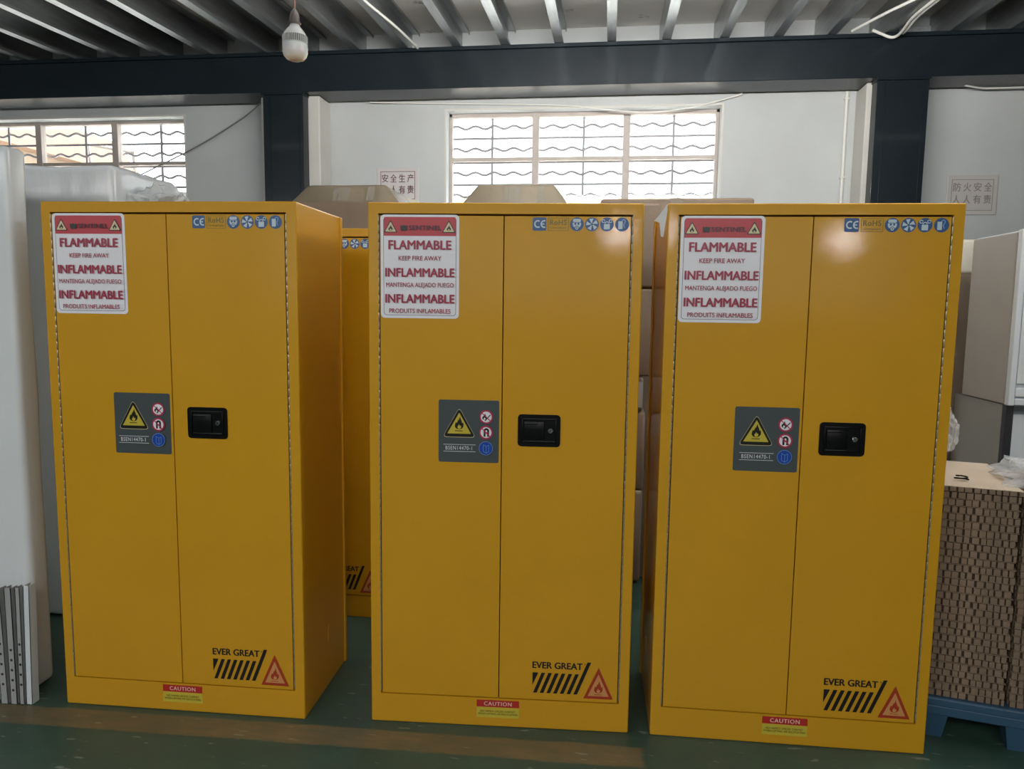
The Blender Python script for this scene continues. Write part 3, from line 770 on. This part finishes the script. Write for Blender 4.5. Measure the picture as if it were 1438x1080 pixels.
# ------------------------------------------------------------------ cartons behind the front row
def carton(name, x0, x1, y0, y1, z0, z1, label, matn='kraft', tape=True, hip=0.0, group=None, bev=.006, cat='carton'):
    r = empty(name, (x0, y0, z0)); tag(r, label, cat, group)
    w, d, h = x1 - x0, y1 - y0, z1 - z0
    MB().box(0, w, 0, d, 0, h, bev=bev, seg=3).build('carton_body', M[matn], r, smooth=50)
    if hip > 0:
        i = .082
        m_ = MB()
        lo = [(.004, .004, h - .002), (w - .004, .004, h - .002), (w - .004, d - .004, h - .002), (.004, d - .004, h - .002)]
        hi = [(i, i * .6, h + hip), (w - i, i * .6, h + hip), (w - i, d - i, h + hip), (i, d - i, h + hip)]
        bm = bmesh.new(); A = [bm.verts.new(p) for p in lo]; B = [bm.verts.new(p) for p in hi]
        bm.faces.new(A); bm.faces.new(B)
        for k in range(4): bm.faces.new([A[k], A[(k + 1) % 4], B[(k + 1) % 4], B[k]])
        bmesh.ops.recalc_face_normals(bm, faces=bm.faces)
        bmesh.ops.bevel(bm, geom=[e for e in bm.edges if any(v.co.z > h for v in e.verts)], offset=.018, segments=3, profile=.5, affect='EDGES')
        m_.bm(bm); m_.build('wrapped_hood', M['kraft_wrap'], r, smooth=50)
        for tx, tw in ((w * .42, .020), (w * .50, .055), (w * .74, .035)):
            tp_ = MB(); n = 9; rg = random.Random(int(tx * 1000)); rows = []
            for j in range(n + 1):
                t = j / n; zz = h + .004 + (hip - .016) * t; yy = .004 + (i * .6 - .004) * t - .0035
                rows.append([(tx + tw * (q / 5 - .5) + rg.uniform(-.003, .003), yy - rg.uniform(0, .006), zz) for q in range(6)])
            vv = [p for rw in rows for p in rw]
            tp_.add(vv, [(a * 6 + q, a * 6 + q + 1, a * 6 + q + 7, a * 6 + q + 6) for a in range(n) for q in range(5)])
            tp_.build('clear_tape', M['film_thin'], r)
    elif tape:
        MB().box(w / 2 - .025, w / 2 + .025, -.0008, d + .0008, h - .04, h + .0008).build('tape', M['kraft_wrap'], r)
    return r
tall = 'tall film-hooded cartons'
carton('hooded_carton', -1.603, -1.034, 3.6, 4.05, 0, 1.848, 'tall brown carton with wrapped sloping hood behind the left cabinet', hip=.09, group=tall)
carton('hooded_carton', -0.730, -0.193, 3.6, 4.05, 0, 1.831, 'tall brown carton with wrapped sloping hood behind the middle cabinet', hip=.104, group=tall)
carton('tall_carton', -0.048, 0.663, 3.6, 4.05, 0, 1.857, 'tall flat-topped brown carton behind the right cabinet', bev=.014)
st = 'cartons stacked in the gap'
dp = empty('dark_pallet', (-.22, 3.2, 0)); tag(dp, 'dark wooden pallet under the stacked cartons', 'pallet')
for y in (0, .155, .31): MB().box(-.36, .36, y, y + .08, 0, .13).build('runner', M['locker_dark'], dp)
for k in range(4): MB().box(-.37, .38, .1 * k - .01, .09 * k + .06, .13, .15).build('deck_board', M['locker_dark'], dp)
zs = [(.15, .557, .170), (.559, .898, .172), (.900, 1.05, .160), (1.052, 1.424, .188), (1.426, 1.775, .207)]
labs = ['brown carton lowest in the stack between middle and right cabinets', 'second brown carton up in the stack behind the cabinet gap', 'flat brown carton with a grey label mid-stack behind the cabinet gap', 'brown carton second from the top of the stack behind the cabinet gap', 'topmost brown carton in the stack between middle and right cabinets']
for k, (z0, z1, x1) in enumerate(zs):
    c = carton('stacked_carton', -.56, x1, 3.16 + .004 * (k % 2), 3.56, z0, z1, labs[k], group=st, bev=.012, tape=True)
    if k == 1: MB().box(.56, .66, -.0015, -.0002, .245, .333).build('paper_label', M['label_grey'], c)
    if k == 2: MB().box(.66, .718, -.0015, -.0002, .02, .13).build('paper_label', M['label_grey'], c)
# cream foam board with a slanting top, standing behind the left hooded carton
fb = MB().prism([(-1.50, 0), (-1.03, 0), (-1.03, 1.86), (-1.043, 1.906), (-1.30, 1.972), (-1.50, 2.0)], 'y', 4.06, 4.09)
fb.v = [(x - .02, y + .02, z + .012 if z > 1 else z) for x, y, z in fb.v]
tag(fb.build('foam_board', M['cream_foam']), 'cream foam board with slanting top behind the left hooded carton', 'foam board')

# ------------------------------------------------------------------ white wrapped bundles at the left
def lumpy(x0, x1, y0, y1, z0, z1, seed, amp=.008, bev=.04, top=None):
    bm = bmesh.new()
    bmesh.ops.create_cube(bm, size=1)
    for v in bm.verts:
        v.co = Vector((x0 if v.co.x < 0 else x1, y0 if v.co.y < 0 else y1, z0 if v.co.z < 0 else z1))
    bmesh.ops.bevel(bm, geom=list(bm.edges), offset=bev, segments=4, profile=.5, affect='EDGES')
    bmesh.ops.subdivide_edges(bm, edges=[e for e in bm.edges if e.calc_length() > .2], cuts=14, use_grid_fill=True)
    from mathutils import noise as N
    for v in bm.verts:
        k = min(1.0, v.co.z / .05) if z0 < .01 else 1.0
        n = N.noise(Vector((v.co.x * 5 + seed, v.co.y * 5, v.co.z * 2.2))) * amp + N.noise(Vector((v.co.x * 16 + seed, v.co.y * 16, v.co.z * 4))) * amp * .4
        dx = 1 if v.co.x > (x0 + x1) / 2 else -1; dy = 1 if v.co.y > (y0 + y1) / 2 else -1
        v.co.x += n * dx * k; v.co.y += n * dy * k
        if v.co.z > z1 - bev * 1.2 and top: v.co.z += top(v.co.x) + n * .6
    m_ = MB(); m_.bm(bm); return m_
A = empty('wrapped_bundle', (-2.25, 2.2, 0)); tag(A, 'tall white film-wrapped bundle standing at the left edge', 'wrapped bundle', 'white wrapped bundles')
lumpy(-.65, .322, .0, .088, 0, 1.836, 3.1, amp=.006, bev=.022, top=lambda x: min(.022, max(0, (.28 - x)) * .09)).build('wrapping', M['wrap'], A, smooth=180)
B = empty('wrapped_bundle', (-2.2, 2.75, 0)); tag(B, 'white film-wrapped bundle behind the one at the left edge', 'wrapped bundle', 'white wrapped bundles')
lumpy(-.45, .250, .0, .45, 0, 1.878, 8.7, amp=.007, bev=.03, top=lambda x: max(0, -.05 - x) * .08).build('wrapping', M['wrap'], B, smooth=180)

def crumple(cx, cy, cz_, sx, sy, sz, seed, n=3, amp=.35, flat=0.0):
    """crumpled sheet of film: a faceted, creased hull"""
    from mathutils import noise as N
    bm = bmesh.new(); bmesh.ops.create_icosphere(bm, subdivisions=n, radius=1)
    for v in bm.verts:
        d = v.co.normalized()
        r = 1 + amp * N.noise(d * 2.1 + Vector((seed, 0, 0))) + amp * .7 * abs(N.noise(d * 5.3 + Vector((0, seed, 0)))) + amp * .25 * N.noise(d * 13 + Vector((0, 0, seed)))
        p = d * r
        v.co = Vector((cx + p.x * sx, cy + p.y * sy, cz_ + max(p.z, -.55 + flat) * sz))
    m_ = MB(); m_.bm(bm); return m_
cf = crumple(.33, .16, 1.715, .13, .10, .085, 5.2, 4, .5)
cf.build('loose_film', M['film_milky'], B)['label'] = 'crumpled loose end of clear film'

# punched steel strips leaning beside the bundle
sg = 'punched steel strips at the left'
strips = [(-2.012, .034, .405, -.065, 'white enamelled strip tilted outermost among the steel strips at the left edge', 'locker'),
          (-1.962, .026, .400, -.02, 'grey punched steel strip beside the tilted white one', 'panel'),
          (-1.930, .024, .402, .0, 'second grey punched steel strip beside the tilted white one', 'panel'),
          (-1.903, .017, .404, .015, 'thin grey steel strip left of the last white one', 'panel'),
          (-1.879, .022, .412, .03, 'pale steel strip last in the row beside the wrapped bundle', 'locker')]
for k, (x, w, h, tilt, lab, mt) in enumerate(strips):
    r = empty('steel_strip', (x, 2.095 + .003 * k, 0.0)); r.rotation_euler = (0, tilt, 0); tag(r, lab, 'steel strip', sg)
    t = .0022
    u = MB().box(-w / 2, w / 2, 0, t, .002, h).box(-w / 2, -w / 2 + t, 0, .03, .002, h).box(w / 2 - t, w / 2, 0, .03, .002, h)
    u.build('channel', M[mt], r)
    if 0 < k < 4:
        for j in range(5):
            MB().lathe([(.0005, -.0006), (.0045, -.0006), (.0045, 0)], (0, 0, .05 + .035 * j + .02 * (k % 2)), 10, 0, 'y').build('bolt_hole', M['hole'], r)

# ------------------------------------------------------------------ pallet with cardboard pads at the right
PX, PY, PR = 1.02, 2.385, -0.215
def pl(x, y, z=0):
    c_, s_ = math.cos(PR), math.sin(PR)
    return (PX + c_ * x - s_ * y, PY + s_ * x + c_ * y, z)
pr = empty('plastic_pallet', pl(0, 0), PR); tag(pr, 'blue plastic pallet under the stack of cardboard pads', 'pallet')
pd = MB().box(-.015, .62, -.02, .46, .105, .135, bev=.006)
for k in range(7): pd.box(-.01 + .09 * k, .05 + .09 * k, -.018, .458, .092, .108)
pd.box(-.015, .62, -.02, .005, .078, .11, bev=.004)
pd.build('deck', M['pallet'], pr)
for fx in (.035, .285, .535):
    for fy in (.03, .22, .40):
        f = MB()
        lo = [(fx - .035, fy - .035, 0), (fx + .035, fy - .035, 0), (fx + .035, fy + .035, 0), (fx - .035, fy + .035, 0)]
        hi = [(fx - .05, fy - .048, .10), (fx + .05, fy - .048, .10), (fx + .05, fy + .045, .10), (fx - .05, fy + .045, .10)]
        f.add(lo + hi, [(3, 2, 1, 0), (4, 5, 6, 7), (0, 1, 5, 4), (1, 2, 6, 5), (2, 3, 7, 6), (3, 0, 4, 7)])
        f.build('foot', M['pallet'], pr)

rng = random.Random(4)
def pad_mesh(w, d, t, seed, top=0):
    g = random.Random(seed)
    m_ = MB()
    m_.box(.006, w - .006, .006, d - .006, 0, t - .002, mi=1)               # dark core seen in the gaps
    m_.box(0, w, .001, d, t - .0022, t - .0004, mi=top)                          # top liner
    x = g.uniform(0, .006)
    while x < w - .006:                                                     # cell ends along the front
        bw = g.uniform(.011, .019)
        m_.box(x, min(x + bw, w), -.0005 + g.uniform(-.0015, .001), .016, .0008, t - .0032)
        x += bw + g.uniform(.0025, .008)
    for side in (0, w - .012):
        y = .018
        while y < d - .02:
            bw = g.uniform(.013, .02); m_.box(side, side + .012, y, y + bw, .0008, t - .0032); y += bw + g.uniform(.004, .008)
    return m_
T = .0226
kinds = {}
for colm, (x0, w, nl) in enumerate(((0.0, .232, 29), (.242, .30, 29))):
    for v in range(4):
        kinds[colm, v] = pad_mesh(w, .42, T, 10 * colm + v).build('cardboard_pad', [M['pad'], M['pad_dark'], M['pad_top']])
    for l in range(nl):
        src = kinds[colm, l % 4]
        o = src if l < 4 else src.copy()
        if l >= 4: COL.objects.link(o)
        z = .1355 + l * (T + .0002)
        o.location = pl(x0 + rng.uniform(-.002, .003), rng.uniform(-.004, .004), z)
        o.rotation_euler = (0, 0, PR + rng.uniform(-.006, .006))
        tag(o, 'brown honeycomb cardboard pad in the %s column on the blue pallet' % ('left, seam-side' if colm == 0 else 'right-hand'), 'cardboard pad', 'cardboard pads in the left column' if colm == 0 else 'cardboard pads in the right column')
top_z = .1355 + 29 * (T + .0002)
tp = pad_mesh(.236, .43, .0165, 77, 2).build('cardboard_pad', [M['pad'], M['pad_dark'], M['pad_top']])
tp.location = pl(-.002, -.006, top_z + .0005); tp.rotation_euler = (0, 0, PR - .01)
tag(tp, 'pale-topped cardboard pad lying uppermost on the left column', 'cardboard pad')
# wire clip lying on the uppermost pad
ck = MB().tube([(.022 * math.cos(2 * PI * k / 20) * (1 - .01 * k), .010 * math.sin(2 * PI * k / 20), .004 + .0004 * k) for k in range(34)], .0025, 6)
ck = ck.build('wire_clip', M['black']); ck.location = (1.125, 2.45, top_z + .0168); tag(ck, 'small dark wire clip lying on the uppermost cardboard pad', 'clip')
# clear film on the pads
f2 = crumple(0, 0, 0, .13, .17, .042, 2.4, 4, .55, .1).build('crumpled_film', M['film']); f2.location = pl(.37, .16, top_z + .034); f2.rotation_euler = (0, 0, PR)
tag(f2, 'clear crumpled plastic film lying on the right column of pads', 'plastic film')
f3 = crumple(0, 0, .07, .035, .05, .085, 7.9, 4, .4, -.2).build('crumpled_film', M['film']); f3.location = pl(.09, .385, top_z + .055)
tag(f3, 'upright twist of clear film at the back of the uppermost pad', 'plastic film')

# ------------------------------------------------------------------ things against the wall at the right
carton('narrow_carton', 1.475, 1.665, 3.53, 3.80, 0, 1.51, 'narrow brown carton squeezed behind the white locker', 'kraft', tape=False, bev=.008)
carton('bubble_wrapped_box', 1.482, 1.640, 3.56, 3.78, 1.512, 1.665, 'small bubble-wrapped yellowish box on the narrow carton', 'cream_foam', tape=False, bev=.015, cat='box')
lo = empty('steel_locker', (1.548, 3.05, 0)); tag(lo, 'white steel locker with grey covered side at the right edge', 'locker')
MB().box(.006, .75, .02, .37, .985, 1.655, bev=.004).build('upper_body', M['locker'], lo)
MB().box(-.004, .006, .030, .372, .987, 1.650, bev=.004).build('side_cover', M['kraft_grey'], lo)['label'] = 'grey-brown wrapped sheet over the side'  # locker side in shade, the darker tone put into its colour
MB().box(0, .022, .0, .03, .985, 1.658, bev=.003).build('door_frame', M['locker'], lo)
dr_ = MB().box(.024, .72, 0, .02, 1.07, 1.63, bev=.003).build('door', M['locker'], lo)
MB().box(.023, .75, .0, .02, .987, 1.012, bev=.003).build('rail', M['locker'], lo)
MB().box(.023, .75, .0, .02, 1.02, 1.055, bev=.003).build('rail', M['locker'], lo)
MB().box(.0, .028, .012, .040, 0, .984).build('post', M['locker_dark'], lo); MB().box(.71, .74, .012, .040, 0, .984).build('post', M['locker_dark'], lo)
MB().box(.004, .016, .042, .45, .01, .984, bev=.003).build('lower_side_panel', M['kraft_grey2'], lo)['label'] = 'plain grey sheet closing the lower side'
MB().box(.030, .708, .020, .40, .05, .95, bev=.004).build('lower_panel', M['locker'], lo)
